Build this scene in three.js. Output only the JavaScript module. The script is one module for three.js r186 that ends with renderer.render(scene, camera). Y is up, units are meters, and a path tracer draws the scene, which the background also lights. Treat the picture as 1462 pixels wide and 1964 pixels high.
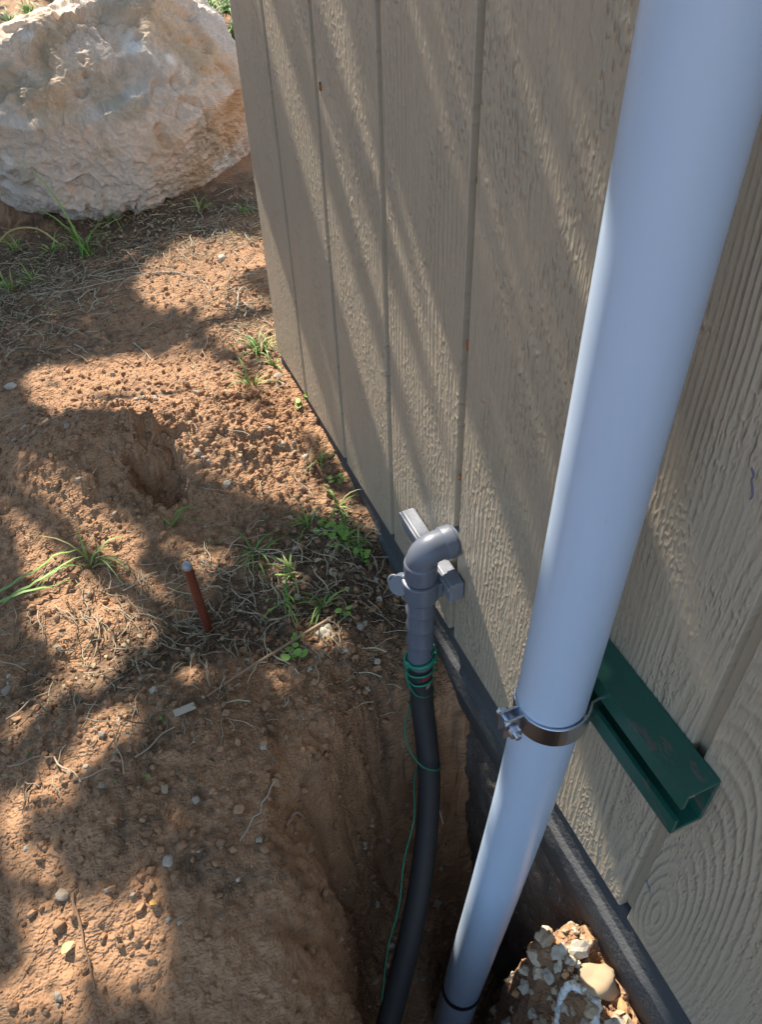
import * as THREE from 'three';
import { ImprovedNoise } from 'three/addons/math/ImprovedNoise.js';
import { mergeGeometries, mergeVertices } from 'three/addons/utils/BufferGeometryUtils.js';
import { RoundedBoxGeometry } from 'three/addons/geometries/RoundedBoxGeometry.js';

// ------------------------------------------------------------------ camera, sky, sun, exposure
const scene = new THREE.Scene();
const camera = new THREE.PerspectiveCamera(64.1, 763 / 1024, 0.02, 400);
camera.position.set(-0.34, 0.918, 0);
camera.up.set(0.29367605, 0.71738615, -0.63175272);
camera.lookAt(-0.34 + 0.26193257, 0.918 - 0.69599164, -0.66857084);

const SUN = new THREE.Vector3(-0.123, 1.09, -1).normalize();
const skyTex = (() => {   // clear air: deeper blue overhead, paler towards the horizon
  const w = 64, h = 32, d = new Float32Array(w * h * 4);
  for (let j = 0; j < h; j++) for (let i = 0; i < w; i++) {
    const el = Math.abs((j + 0.5) / h - 0.5) * 2, up = Math.pow(el, 0.7), k = (j * w + i) * 4;
    d[k] = 0.54 + (0.23 - 0.54) * up; d[k + 1] = 0.74 + (0.40 - 0.74) * up; d[k + 2] = 0.98 + (0.70 - 0.98) * up; d[k + 3] = 1;
  }
  const t = new THREE.DataTexture(d, w, h, THREE.RGBAFormat, THREE.FloatType); t.mapping = THREE.EquirectangularReflectionMapping; t.magFilter = THREE.LinearFilter; t.needsUpdate = true; return t;
})();
scene.background = skyTex; scene.environment = skyTex;
const sun = new THREE.DirectionalLight(new THREE.Color(1, 0.93, 0.82), 5);
sun.position.copy(SUN).multiplyScalar(20);
sun.castShadow = true;
sun.shadow.mapSize.set(2048, 2048);
Object.assign(sun.shadow.camera, { left: -4, right: 4, top: 5, bottom: -5, near: 1, far: 40 });
sun.shadow.radius = 1;
scene.add(sun);
const renderer = new THREE.WebGLRenderer({ antialias: true });
renderer.toneMapping = THREE.LinearToneMapping;
renderer.toneMappingExposure = 2.08;
renderer.shadowMap.enabled = true;

// ------------------------------------------------------------------ helpers
function rng(seed) { let a = seed >>> 0; return () => { a = (a + 0x6D2B79F5) >>> 0; let t = a; t = Math.imul(t ^ (t >>> 15), t | 1); t ^= t + Math.imul(t ^ (t >>> 7), t | 61); return ((t ^ (t >>> 14)) >>> 0) / 4294967296; }; }
const PN = new ImprovedNoise();
const n3 = (x, y, z) => PN.noise(x, y, z);
const n2 = (x, y, s = 0) => PN.noise(x, y, 7.31 + s * 3.17);
function fbm(x, y, oct = 4, s = 0) { let a = 0, k = 1, w = 0.5; for (let i = 0; i < oct; i++) { a += w * n2(x * k, y * k, s + i); k *= 2.03; w *= 0.5; } return a; }
function fbm3(x, y, z, oct = 4) { let a = 0, k = 1, w = 0.5; for (let i = 0; i < oct; i++) { a += w * n3(x * k + i * 3.1, y * k - i * 1.7, z * k + i * 5.3); k *= 2.03; w *= 0.5; } return a; }
const clamp = (v, a = 0, b = 1) => Math.min(b, Math.max(a, v));
const ss = (a, b, v) => { const t = clamp((v - a) / (b - a)); return t * t * (3 - 2 * t); };
const mix = (a, b, t) => a + (b - a) * t;
const hash = (i, j, s = 0) => { let h = Math.imul(i, 374761393) + Math.imul(j, 668265263) + Math.imul(s, 2147483647 ^ 974711); h = Math.imul(h ^ (h >>> 13), 1274126177); return ((h ^ (h >>> 16)) >>> 0) / 4294967296; };
// distance to the nearest of scattered round lumps, as a dome height 0..1
function lumps(x, z, cell, keep, s) {
  const i = Math.floor(x / cell), j = Math.floor(z / cell); let best = 0;
  for (let a = -1; a <= 1; a++) for (let b = -1; b <= 1; b++) {
    const I = i + a, J = j + b;
    if (hash(I, J, s) > keep) continue;
    const cx = (I + 0.2 + 0.6 * hash(I, J, s + 1)) * cell, cz = (J + 0.2 + 0.6 * hash(I, J, s + 2)) * cell, r = cell * (0.22 + 0.32 * hash(I, J, s + 3));
    const d = Math.hypot(x - cx, z - cz) / r;
    if (d < 1) best = Math.max(best, Math.sqrt(1 - d * d) * r);
  }
  return best;
}
const taken = {};
function numbered(n) { taken[n] = (taken[n] ?? -1) + 1; return taken[n] ? n + '_' + String(taken[n]).padStart(3, '0') : n; }
function finish(o) { o.castShadow = true; o.receiveShadow = true; return o; }
function mesh(name, geo, mat, parent) { const m = finish(new THREE.Mesh(geo, mat)); m.name = parent ? name : numbered(name); (parent ?? scene).add(m); return m; }
function tag(o, label, category, group, kind) { o.userData.label = label; o.userData.category = category; if (group) o.userData.group = group; if (kind) o.userData.kind = kind; return o; }
function thing(name, label, category, pos = [0, 0, 0], group) { const g = new THREE.Group(); g.name = numbered(name); g.position.set(...pos); scene.add(g); return tag(g, label, category, group); }
const V = (x, y, z) => new THREE.Vector3(x, y, z);
const lin = (r, g, b) => new THREE.Color().setRGB(r, g, b);
function std(color, roughness = 0.8, extra = {}) { return new THREE.MeshStandardMaterial({ color, roughness, ...extra }); }
function tex(w, h, fn, srgb = false, repeat = true) {
  const d = new Uint8Array(w * h * 4);
  for (let y = 0; y < h; y++) for (let x = 0; x < w; x++) {
    const v = fn(x / w, y / h), k = (y * w + x) * 4;
    if (typeof v === 'number') d[k] = d[k + 1] = d[k + 2] = clamp(v) * 255; else { d[k] = clamp(v[0]) * 255; d[k + 1] = clamp(v[1]) * 255; d[k + 2] = clamp(v[2]) * 255; }
    d[k + 3] = 255;
  }
  const t = new THREE.DataTexture(d, w, h); t.magFilter = THREE.LinearFilter; t.minFilter = THREE.LinearMipmapLinearFilter; t.generateMipmaps = true;
  if (repeat) t.wrapS = t.wrapT = THREE.RepeatWrapping;
  if (srgb) t.colorSpace = THREE.SRGBColorSpace;
  t.needsUpdate = true; return t;
}
// periodic noise on the unit square (values about -1..1)
function pn(u, v, fu, fv, s = 0) {
  const a = n2(u * fu, v * fv, s), b = n2((u - 1) * fu, v * fv, s), c = n2(u * fu, (v - 1) * fv, s), d = n2((u - 1) * fu, (v - 1) * fv, s);
  return (a * (1 - u) + b * u) * (1 - v) + (c * (1 - u) + d * u) * v;
}
const toS = (l) => (l <= 0.0031308 ? 12.92 * l : 1.055 * Math.pow(l, 1 / 2.4) - 0.055);
const S3 = (c) => [toS(c[0]), toS(c[1]), toS(c[2])];

// ------------------------------------------------------------------ materials
const soilMap = tex(1024, 1024, (u, v) => {
  const big = pn(u, v, 5, 5, 1) * 0.6 + pn(u, v, 13, 13, 2) * 0.4, mid = pn(u, v, 41, 41, 3), fine = pn(u, v, 160, 160, 4), grit = pn(u, v, 330, 330, 5);
  const t = 1 + 0.16 * big + 0.2 * mid + 0.32 * fine;
  let c = [0.365 * t, 0.202 * t, 0.108 * t];
  if (grit > 0.42) c = c.map((q) => q * 0.42); else if (grit < -0.48) c = [c[0] * 1.35, c[1] * 1.45, c[2] * 1.6];
  const org = ss(0.12, 0.5, pn(u, v, 9, 9, 9) + 0.35 * pn(u, v, 37, 37, 10));
  c = [mix(c[0], 0.20 * t, org * 0.5), mix(c[1], 0.125 * t, org * 0.5), mix(c[2], 0.078 * t, org * 0.5)];
  return S3(c);
}, true);
const soilBump = tex(1024, 1024, (u, v) => 0.5 + 0.26 * pn(u, v, 60, 60, 3) + 0.28 * pn(u, v, 150, 150, 4) + 0.24 * pn(u, v, 300, 300, 6));
const M = {};
M.soil = new THREE.MeshStandardMaterial({ vertexColors: true, map: soilMap, bumpMap: soilBump, bumpScale: 0.009, roughness: 1 });
// embossed wood-grain relief, one sheet per board variant (0.2 m by 1.6 m)
function grain(seed, cx, cy, arch, ring, amp) {
  return tex(256, 2048, (u, v) => {
    const x = u * 0.2, y = v * 1.6;
    const wob = 0.010 * n2(x * 9, y * 1.6, seed) + 0.004 * n2(x * 26, y * 6, seed + 1);
    const dy = (y - cy) * arch, d = Math.sqrt((x - cx + wob) ** 2 + dy * dy * (0.6 + 0.4 * n2(y * 2, 0, seed + 2)) + 1e-5) + 0.006 * n2(x * 8, y * 2.2, seed + 3);
    const ph = d / ring * 2 * Math.PI, cut = 0.5 + 0.5 * Math.sin(ph + 1.3 * n2(x * 60, y * 14, seed + 4));
    const late = Math.pow(cut, 2.2);
    const fib = n2(x * 640, y * 42, seed + 5), fib2 = n2(x * 300, y * 15, seed + 6), speck = Math.max(0, n2(x * 430, y * 130, seed + 7) - 0.12) * (0.4 + 0.9 * ss(-0.2, 0.3, n2(x * 30, y * 9, seed + 9)));
    const amt = ss(-0.25, 0.35, n2(x * 14, y * 3.0, seed + 8));
    return 0.5 + (late - 0.4) * amp * (0.18 + 0.42 * amt) + 0.13 * fib + 0.12 * fib2 + 0.75 * speck;
  });
}
const paintMap = tex(512, 1024, (u, v) => { const t = 1 + 0.05 * pn(u, v, 7, 11, 31) + 0.035 * pn(u, v, 90, 16, 32) + 0.03 * pn(u, v, 200, 120, 33); return S3([0.42 * t, 0.345 * t, 0.25 * t]); }, true);
M.siding = [[3, 0.11, 0.35, 0.035, 0.0085, 0.35], [11, 0.02, 0.9, 0.05, 0.007, 0.3], [23, 0.03, 0.07, 0.30, 0.0062, 0.8, 0.0026], [37, 0.16, 0.75, 0.06, 0.0065, 0.8, 0.0034]].map(([s, cx, cy, ar, rg, am, bs = 0.0048]) =>
  new THREE.MeshStandardMaterial({ map: paintMap, bumpMap: grain(s, cx, cy, ar, rg, am), bumpScale: bs, roughness: 0.45 }));
M.backing = std(lin(0.41, 0.336, 0.244), 0.6);
const rough = tex(512, 512, (u, v) => 0.5 + 0.3 * pn(u, v, 14, 14, 41) + 0.25 * pn(u, v, 50, 50, 42) + 0.25 * pn(u, v, 140, 140, 43));
M.membrane = std(lin(0.062, 0.062, 0.063), 0.85, { bumpMap: rough, bumpScale: 0.0025 });
const tarMap = tex(512, 512, (u, v) => { const g = pn(u, v, 45, 45, 51) + 0.5 * pn(u, v, 120, 120, 52), p = ss(0.25, 0.55, g), b = ss(0.05, 0.35, pn(u, v, 8, 8, 53)); return S3([mix(0.10, mix(0.2, 0.34, b), p), mix(0.086, mix(0.19, 0.23, b), p), mix(0.075, mix(0.18, 0.15, b), p)]); }, true);
M.tar = new THREE.MeshStandardMaterial({ map: tarMap, bumpMap: rough, bumpScale: 0.006, roughness: 0.7 });
const scuff = tex(1024, 256, (u, v) => { const a = pn(u, v, 260, 40, 81), d = pn(u, v, 400, 120, 83); return 0.42 + 0.10 * pn(u, v, 24, 6, 82) + (a > 0.45 ? 0.18 : 0) + (d > 0.55 ? 0.2 : 0); });
const pipeMap = tex(1024, 256, (u, v) => { const d = ss(0.5, 0.65, pn(u, v, 400, 110, 84)), t = 1 + 0.035 * pn(u, v, 30, 5, 85) + 0.02 * pn(u, v, 120, 24, 86); return S3([mix(0.45 * t, 0.40, d * 0.5), mix(0.55 * t, 0.42, d * 0.5), mix(0.68 * t, 0.42, d * 0.5)]); }, true);
M.pipe = new THREE.MeshPhysicalMaterial({ map: pipeMap, roughness: 0.9, roughnessMap: scuff, clearcoat: 0.15, clearcoatRoughness: 0.35 });
M.gasket = std(lin(0.018, 0.016, 0.035), 0.6);
M.zinc = std(lin(0.62, 0.63, 0.66), 0.27, { metalness: 1 });
M.zincBlue = std(lin(0.5, 0.58, 0.68), 0.22, { metalness: 1 });
const rustMap = tex(512, 512, (u, v) => { const r = ss(0.22, 0.42, pn(u, v, 9, 9, 61) + 0.5 * pn(u, v, 33, 33, 62)), t = 1 + 0.12 * pn(u, v, 60, 60, 63); return S3([mix(0.012, 0.085, r) * t, mix(0.085, 0.085, r) * t, mix(0.060, 0.07, r) * t]); }, true);
M.green = new THREE.MeshPhysicalMaterial({ map: rustMap, roughness: 0.42, clearcoat: 0.25, clearcoatRoughness: 0.3 });
M.steelEdge = std(lin(0.55, 0.5, 0.4), 0.35, { metalness: 1 });
M.fitting = std(lin(0.118, 0.130, 0.160), 0.4);
M.rail = std(lin(0.185, 0.195, 0.225), 0.38);
M.conduit = std(lin(0.030, 0.030, 0.031), 0.68);
M.wire = std(lin(0.012, 0.20, 0.115), 0.4);
M.redTape = std(lin(0.25, 0.02, 0.03), 0.5);
M.sticker = std(lin(0.30, 0.27, 0.19), 0.6);
const cuMap = tex(128, 256, (u, v) => { const t = 1 + 0.3 * pn(u, v, 9, 20, 71) + 0.2 * pn(u, v, 30, 60, 72), g = ss(0.2, 0.5, pn(u, v, 7, 12, 73)); return S3([0.22 * t, mix(0.058, 0.07, g) * t, mix(0.028, 0.045, g) * t]); }, true);
M.copper = new THREE.MeshStandardMaterial({ map: cuMap, roughness: 0.5, metalness: 0.35 });
M.straw = std(lin(0.42, 0.33, 0.20), 0.9);
M.twig = std(lin(0.26, 0.16, 0.10), 0.9);
M.twigPale = std(lin(0.45, 0.38, 0.29), 0.9);
M.grass = std(lin(0.11, 0.23, 0.035), 0.55);
M.grassLight = std(lin(0.2, 0.34, 0.06), 0.55);
M.grassDry = std(lin(0.36, 0.31, 0.13), 0.8);
M.leaf = std(lin(0.05, 0.11, 0.02), 0.7);
M.bark = std(lin(0.14, 0.105, 0.075), 0.95);
M.stone = [std(lin(0.45, 0.385, 0.30), 0.92), std(lin(0.34, 0.27, 0.20), 0.95), std(lin(0.33, 0.25, 0.18), 0.95)];
M.buff = std(lin(0.42, 0.31, 0.20), 0.95);
M.sandstone = std(lin(0.54, 0.42, 0.29), 0.95);
M.white = std(lin(0.72, 0.70, 0.66), 0.8);
M.splinter = std(lin(0.50, 0.27, 0.12), 0.85);
M.rust = std(lin(0.30, 0.11, 0.03), 0.9);

// ------------------------------------------------------------------ ground
const RIM = [[-0.0, -0.575], [-0.07, -0.64], [-0.15, -0.645], [-0.21, -0.585], [-0.255, -0.50], [-0.285, -0.41], [-0.31, -0.30], [-0.335, -0.15], [-0.36, 0.1], [-0.36, 0.5], [0.02, 0.5]];
function inside(x, z) {   // signed distance to the pit rim, positive inside
  let d = 1e9, c = false;
  for (let i = 0, j = RIM.length - 1; i < RIM.length; j = i++) {
    const [ax, az] = RIM[j], [bx, bz] = RIM[i], ex = bx - ax, ez = bz - az, t = clamp(((x - ax) * ex + (z - az) * ez) / (ex * ex + ez * ez));
    if (!(j === RIM.length - 1)) d = Math.min(d, Math.hypot(x - ax - ex * t, z - az - ez * t));
    if ((az > z) !== (bz > z) && x < (bx - ax) * (z - az) / (bz - az) + ax) c = !c;
  }
  return c || (x > -0.02 && z > -0.57 && z < 0.5) ? d : -d;
}
function ground(x, z) {
  const near = ss(-6, -2.5, z) * ss(-4, -1.2, x);
  let y = -0.062 + 0.018 * fbm(x * 2.1 + 4, z * 2.1, 3, 1) + 0.05 * (1 - near) * fbm(x * 0.25, z * 0.25, 3, 2);
  y += 0.03 * ss(-0.7, -1.35, z) * ss(-0.3, 0, x);                              // soil banked against the far end of the wall
  y -= 0.045 * ss(-0.95, -0.6, z) * ss(-0.2, 0, x);
  // spoil mound with a burrow
  const mx = (x + 0.335) / 0.20, mz = (z + 1.27) / 0.13, mound = Math.exp(-(mx * mx + mz * mz));
  y += 0.095 * mound + 0.03 * Math.exp(-(((x + 0.47) / 0.12) ** 2 + ((z + 1.27) / 0.16) ** 2)) + 0.028 * Math.exp(-(((x + 0.14) / 0.11) ** 2 + ((z + 1.2) / 0.14) ** 2));
  const hd = Math.hypot((x + 0.300 + 0.012 * n2(z * 30, 1)) / 0.043, (z + 1.165 + 0.012 * n2(x * 40, 2)) / 0.062);
  y -= 0.062 * ss(1.25, 0.6, hd + 0.22 * n2(x * 45, z * 45, 15) + 0.12 * n2(x * 110, z * 110, 16));
  const lump = Math.hypot((x + 0.302) / 0.034, (z + 1.206) / 0.03); y += 0.048 * ss(1.1, 0.6, lump + 0.25 * n2(x * 60, z * 60, 3));
  // soft heap beside the pit
  y += 0.04 * Math.exp(-(((x + 0.47) / 0.16) ** 2 + ((z + 0.6) / 0.2) ** 2)) + 0.03 * Math.exp(-(((x + 0.36) / 0.1) ** 2 + ((z + 0.66) / 0.1) ** 2));
  y -= 0.02 * Math.exp(-(((x + 0.47) / 0.3) ** 2 + ((z + 0.83) / 0.06) ** 2));
  let loose = clamp(mound * 1.3 + 0.45 * Math.exp(-(((x + 0.08) / 0.16) ** 2 + ((z + 1.2) / 0.25) ** 2)) + 0.3 * Math.exp(-(((x + 0.2) / 0.2) ** 2 + ((z + 0.75) / 0.12) ** 2)) + 0.34);
  // the pit
  let pit = 0;
  if (x > -0.6 && z > -0.9 && z < 0.9) {
    const e = inside(x, z) + 0.03 * n2(x * 9, z * 9, 5) + 0.012 * n2(x * 28, z * 28, 6);
    pit = ss(-0.06, 0.02, e) * 0.10 + ss(-0.005, 0.05, e) * 0.62 + ss(0.04, 0.10, e) * 0.28;
    const floor = mix(0.48, 0.72, ss(-0.57, -0.34, z));
    const shelf = ss(-0.10, -0.05, x + 0.015 * n2(z * 30, 4)) * ss(-0.33, -0.25, z + 0.02 * n2(x * 40, 3));
    y -= pit * mix(floor, 0.045, shelf);
    y += pit * (0.03 * n2(x * 16, z * 16, 8) + 0.012 * n2(x * 45, z * 45, 9));
    loose = clamp(loose + pit * 0.4);
  }
  y += 0.008 * near * n2(x * 11, z * 11, 11) + 0.0045 * near * n2(x * 34, z * 34, 12) + (0.0026 + 0.003 * loose) * near * n2(x * 95, z * 95, 13) + 0.0022 * near * n2(x * 147, z * 139, 14);
  if (near > 0.2) y += loose * (0.9 * lumps(x, z, 0.034, 0.22, 3) + 0.9 * lumps(x + 7, z, 0.016, 0.28, 7)) * 0.7;
  return y;
}
// dark leaf mould worked into the soil in ragged patches (1 = all mould)
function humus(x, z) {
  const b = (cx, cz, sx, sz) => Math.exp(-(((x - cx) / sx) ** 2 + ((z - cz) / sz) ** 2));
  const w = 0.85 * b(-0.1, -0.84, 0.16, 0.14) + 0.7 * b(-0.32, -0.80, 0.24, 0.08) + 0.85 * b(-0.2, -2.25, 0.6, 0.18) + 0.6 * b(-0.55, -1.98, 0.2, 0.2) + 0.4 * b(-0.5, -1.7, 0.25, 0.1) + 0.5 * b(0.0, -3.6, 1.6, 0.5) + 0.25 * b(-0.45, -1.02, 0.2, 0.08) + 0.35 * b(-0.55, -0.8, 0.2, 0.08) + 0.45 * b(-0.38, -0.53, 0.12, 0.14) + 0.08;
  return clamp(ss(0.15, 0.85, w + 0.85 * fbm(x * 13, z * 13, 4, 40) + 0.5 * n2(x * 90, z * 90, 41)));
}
{
  const axis = (lo, hi, fine, far0, far1) => { const a = []; for (let v = lo; v <= hi + 1e-9; v += fine) a.push(v); let s = fine, v = hi; while (v < far1) { s *= 1.18; v += s; a.push(v); } s = fine; v = lo; while (v > far0) { s *= v > -2.6 && far0 < -50 && fine < 0.0036 ? 1.035 : 1.14; v -= s; a.unshift(v); } return a; };
  const xs = axis(-0.72, 0.03, 0.0033, -90, 90), zs = axis(-1.7, 0.03, 0.0034, -95, 60);
  const nx = xs.length, nz = zs.length, pos = new Float32Array(nx * nz * 3), uv = new Float32Array(nx * nz * 2), col = new Float32Array(nx * nz * 3), idx = [];
  for (let j = 0; j < nz; j++) for (let i = 0; i < nx; i++) {
    const k = j * nx + i, x = xs[i], z = zs[j], y = ground(x, z);
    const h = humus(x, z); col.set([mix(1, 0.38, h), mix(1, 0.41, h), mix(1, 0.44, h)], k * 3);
    pos.set([x, y, z], k * 3); uv.set([(x - y * 0.55) / 0.7, (z - y * 0.75) / 0.7], k * 2);
    if (i < nx - 1 && j < nz - 1) idx.push(k, k + nx, k + 1, k + 1, k + nx, k + nx + 1);
  }
  const g = new THREE.BufferGeometry(); g.setAttribute('position', new THREE.BufferAttribute(pos, 3)); g.setAttribute('uv', new THREE.BufferAttribute(uv, 2)); g.setAttribute('color', new THREE.BufferAttribute(col, 3)); g.setIndex(idx); g.computeVertexNormals();
  { // crumbly relief on steep faces, pushed out along the surface itself
    const N = g.attributes.normal, P = g.attributes.position;
    for (let k = 0; k < P.count; k++) { const x = P.getX(k), y = P.getY(k), z = P.getZ(k); if (x < -0.75 || x > 0.05 || z < -1.75 || z > 0.06) continue; const st = ss(0.93, 0.6, N.getY(k)); if (st <= 0) continue; const a = st * (0.016 * fbm3(x * 26, y * 26, z * 26, 3) + 0.008 * fbm3(x * 75, y * 75, z * 75, 2)); P.setXYZ(k, x + N.getX(k) * a, y + N.getY(k) * a, z + N.getZ(k) * a); }
    g.computeVertexNormals();
  }
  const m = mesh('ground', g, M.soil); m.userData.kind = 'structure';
}

// ------------------------------------------------------------------ the shed
const GS = 0.2032, G0 = -0.2121, GW = 0.0112, CORNER = -1.4077, WALLH = 2.35;
const shed = thing('shed', 'taupe painted shed clad in grooved wood-grain siding above a dark base strip', 'shed');
function boardGeo(w, h) {   // stands on y = 0, front face at x = 0 looking to -x, width along z from 0 to w
  const b = 0.0028, p = [[0.011, 0], [0.0095, 0.0003], [0.0008, b * 0.4], [0, b * 0.8], [0, w - b * 0.8], [0.0008, w - b * 0.4], [0.0095, w - 0.0003], [0.011, w]];
  const pos = [], uv = [], idx = [], q = (x, y, z) => { pos.push(x, y, z); uv.push(z / 0.2, y / 1.6); return pos.length / 3 - 1; };
  for (let i = 0; i < p.length; i++) {
    const [x0, z0] = p[i], [x1, z1] = p[(i + 1) % p.length];
    const a = q(x0, 0, z0), c = q(x1, 0, z1), d = q(x1, h, z1), e = q(x0, h, z0); idx.push(a, c, d, a, d, e);
  }
  for (const y of [0, h]) { const c = p.map(([x, z]) => q(x, y, z)); for (let i = 1; i < c.length - 1; i++) y ? idx.push(c[0], c[i], c[i + 1]) : idx.push(c[0], c[i + 1], c[i]); }
  const g = new THREE.BufferGeometry(); g.setAttribute('position', new THREE.Float32BufferAttribute(pos, 3)); g.setAttribute('uv', new THREE.Float32BufferAttribute(uv, 2)); g.setIndex(idx); g.computeVertexNormals(); return g;
}
const fullBoard = boardGeo(GS - GW, WALLH);
for (let k = 5; k >= -9; k--) {
  const z1 = G0 - k * GS - GW / 2, z0 = k === 5 ? CORNER : z1 - (GS - GW);
  const m = mesh('siding_board', k === 5 ? boardGeo(z1 - z0, WALLH) : fullBoard, M.siding[k === -1 ? 2 : k === 0 ? 3 : ((k % 2) + 2) % 2], shed);
  m.position.set(0, 0.0006 * ((k * 7) % 3), z0);
}
const boxAt = (x0, x1, y0, y1, z0, z1) => new THREE.BoxGeometry(x1 - x0, y1 - y0, z1 - z0).translate((x0 + x1) / 2, (y0 + y1) / 2, (z0 + z1) / 2);
const NEARZ = G0 + 9 * GS + GW / 2 + GS;
mesh('backing_sheet', boxAt(0.0088, 0.03, 0.004, WALLH - 0.01, CORNER + 0.012, NEARZ), M.backing, shed);
for (let k = 0; k < 11; k++) { const m = mesh('end_board', fullBoard, M.siding[k % 4], shed); m.rotation.y = -Math.PI / 2; m.position.set(0.2072 + 0.0118 + k * GS - GW / 2, 0, CORNER); }
mesh('end_sheet', boxAt(0.032, 2.45, 0.004, WALLH - 0.01, CORNER + 0.0062, CORNER + 0.03), M.backing, shed);
mesh('rear_sheet', boxAt(2.452, 2.47, 0.0, WALLH - 0.01, CORNER + 0.01, NEARZ), M.backing, shed);
mesh('near_sheet', boxAt(0.034, 2.45, 0.0, WALLH - 0.01, NEARZ - 0.03, NEARZ - 0.002), M.backing, shed);
mesh('roof', boxAt(-0.06, 2.56, WALLH, WALLH + 0.06, CORNER - 0.08, NEARZ + 0.1), M.membrane, shed);
function strip(profile, z0, z1, dz, bump) {   // a profile (x, y) run along the wall with uneven edges
  const n = Math.round((z1 - z0) / dz), pos = [], uv = [], idx = [], m = profile.length; let L = [0];
  for (let i = 1; i < m; i++) L.push(L[i - 1] + Math.hypot(profile[i][0] - profile[i - 1][0], profile[i][1] - profile[i - 1][1]));
  for (let j = 0; j <= n; j++) for (let i = 0; i < m; i++) { const z = z0 + j * dz, [x, y] = profile[i], e = i === 0 ? 0 : 1; pos.push(x + e * bump(z, y), y + e * 0.5 * bump(z + 3, y + 5), z); uv.push(z / 0.3, L[i] / 0.3); }
  for (let j = 0; j < n; j++) for (let i = 0; i < m - 1; i++) { const a = j * m + i; idx.push(a, a + 1, a + m, a + 1, a + m + 1, a + m); }
  const g = new THREE.BufferGeometry(); g.setAttribute('position', new THREE.Float32BufferAttribute(pos, 3)); g.setAttribute('uv', new THREE.Float32BufferAttribute(uv, 2)); g.setIndex(idx); g.computeVertexNormals(); return g;
}
mesh('base_strip', strip([[0.03, -0.002], [0.006, -0.002], [0.004, -0.006], [0.0035, -0.046], [0.002, -0.049], [-0.0035, -0.053], [-0.004, -0.057], [-0.0035, -0.092], [-0.001, -0.096], [0.004, -0.1], [0.005, -0.15], [0.03, -0.152]], CORNER + 0.004, NEARZ, 0.012, (z, y) => 0.0022 * n2(z * 14, y * 20, 21) + 0.001 * n2(z * 60, y * 60, 22)), M.membrane, shed);
{
  const prof = []; for (let i = 0; i <= 60; i++) prof.push([0.016 - 0.014 * ss(0.0, 0.12, i / 60 * 0.62), -0.13 - i / 60 * 0.62]);
  mesh('footing', strip(prof, CORNER + 0.05, 0.5, 0.0085, (z, y) => 0.007 * n2(z * 14, y * 14, 23) + 0.007 * n2(z * 42, y * 42, 24) + 0.004 * n2(z * 110, y * 110, 25)), M.tar, shed);
}
mesh('shed_floor', boxAt(0.05, 2.44, -0.3, 0.003, CORNER + 0.03, NEARZ - 0.04), M.membrane, shed);
const nailGeo = new THREE.SphereGeometry(0.0034, 10, 6); nailGeo.scale(0.5, 1.3, 1);
for (const [y, z, m, s] of [[0.469, -0.617, M.rust, 1.1], [0.463, -0.6185, M.rust, 0.7], [0.288, -0.621, M.rust, 0.9], [0.603, -1.006, M.rust, 1], [0.633, -0.614, M.conduit, 1.0], [0.607, -1.006, M.conduit, 0.6]]) { const n = mesh('nail_head', nailGeo, m, shed); n.position.set((z > -0.63 && z < -0.6) ? 0.002 : -0.0008, y, z + ((z > -0.63 && z < -0.6) ? 0.002 : 0)); n.scale.setScalar(s); }
// pencil-blue scribbles left on the paint
const inkMat = std(lin(0.13, 0.12, 0.19), 0.8);
for (const pts of [[[0.103, -0.203], [0.098, -0.199], [0.099, -0.197], [0.092, -0.195]], [[0.590, -0.2565], [0.586, -0.253], [0.583, -0.2535], [0.574, -0.249], [0.570, -0.2495]]]) {
  mesh('ink_mark', new THREE.TubeGeometry(new THREE.CatmullRomCurve3(pts.map(([y, z]) => V(-0.0004, y, z))), 20, 0.0006, 5), inkMat, shed);
}

// ------------------------------------------------------------------ grey riser pipe and its clamp
const tube = (pts, r, seg = 60, rad = 20) => new THREE.TubeGeometry(new THREE.CatmullRomCurve3(pts), seg, r, rad, false);
const PX = -0.063, PZ = -0.304, off = (y) => { const k = [[1.6, 0], [0.8, 0.0], [0.3, 0.007], [0, 0.022], [-0.5, 0.053], [-0.9, 0.075]]; let i = 0; while (i < k.length - 2 && y < k[i + 1][0]) i++; const t = (y - k[i][0]) / (k[i + 1][0] - k[i][0]); return mix(k[i][1], k[i + 1][1], t); };
const pipeAt = (y) => V(PX - 0.743 * off(y), y, PZ - 0.669 * off(y));
{
  const p = thing('riser_pipe', 'fat pale grey plastic pipe rising from the pit along the siding', 'pipe');
  const ys = []; for (let y = 1.5; y >= -0.56; y -= 0.2) ys.push(y); ys.push(-0.535);
  const up = []; for (const y of [1.9, 1.4, 0.9, 0.5, 0.2, -0.1, -0.3, -0.525]) up.push(pipeAt(y));
  mesh('upper_length', tube(up, 0.030, 90, 48), M.pipe, p);
  mesh('gasket', tube([pipeAt(-0.52), pipeAt(-0.528), pipeAt(-0.536)], 0.0322, 6, 40), M.gasket, p);
  mesh('socket', new THREE.TubeGeometry(new THREE.CatmullRomCurve3([pipeAt(-0.534), pipeAt(-0.6), pipeAt(-0.75)]), 12, 0.0315, 40), M.pipe, p);
}
const CY = 0.303, CC = pipeAt(CY);
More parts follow.
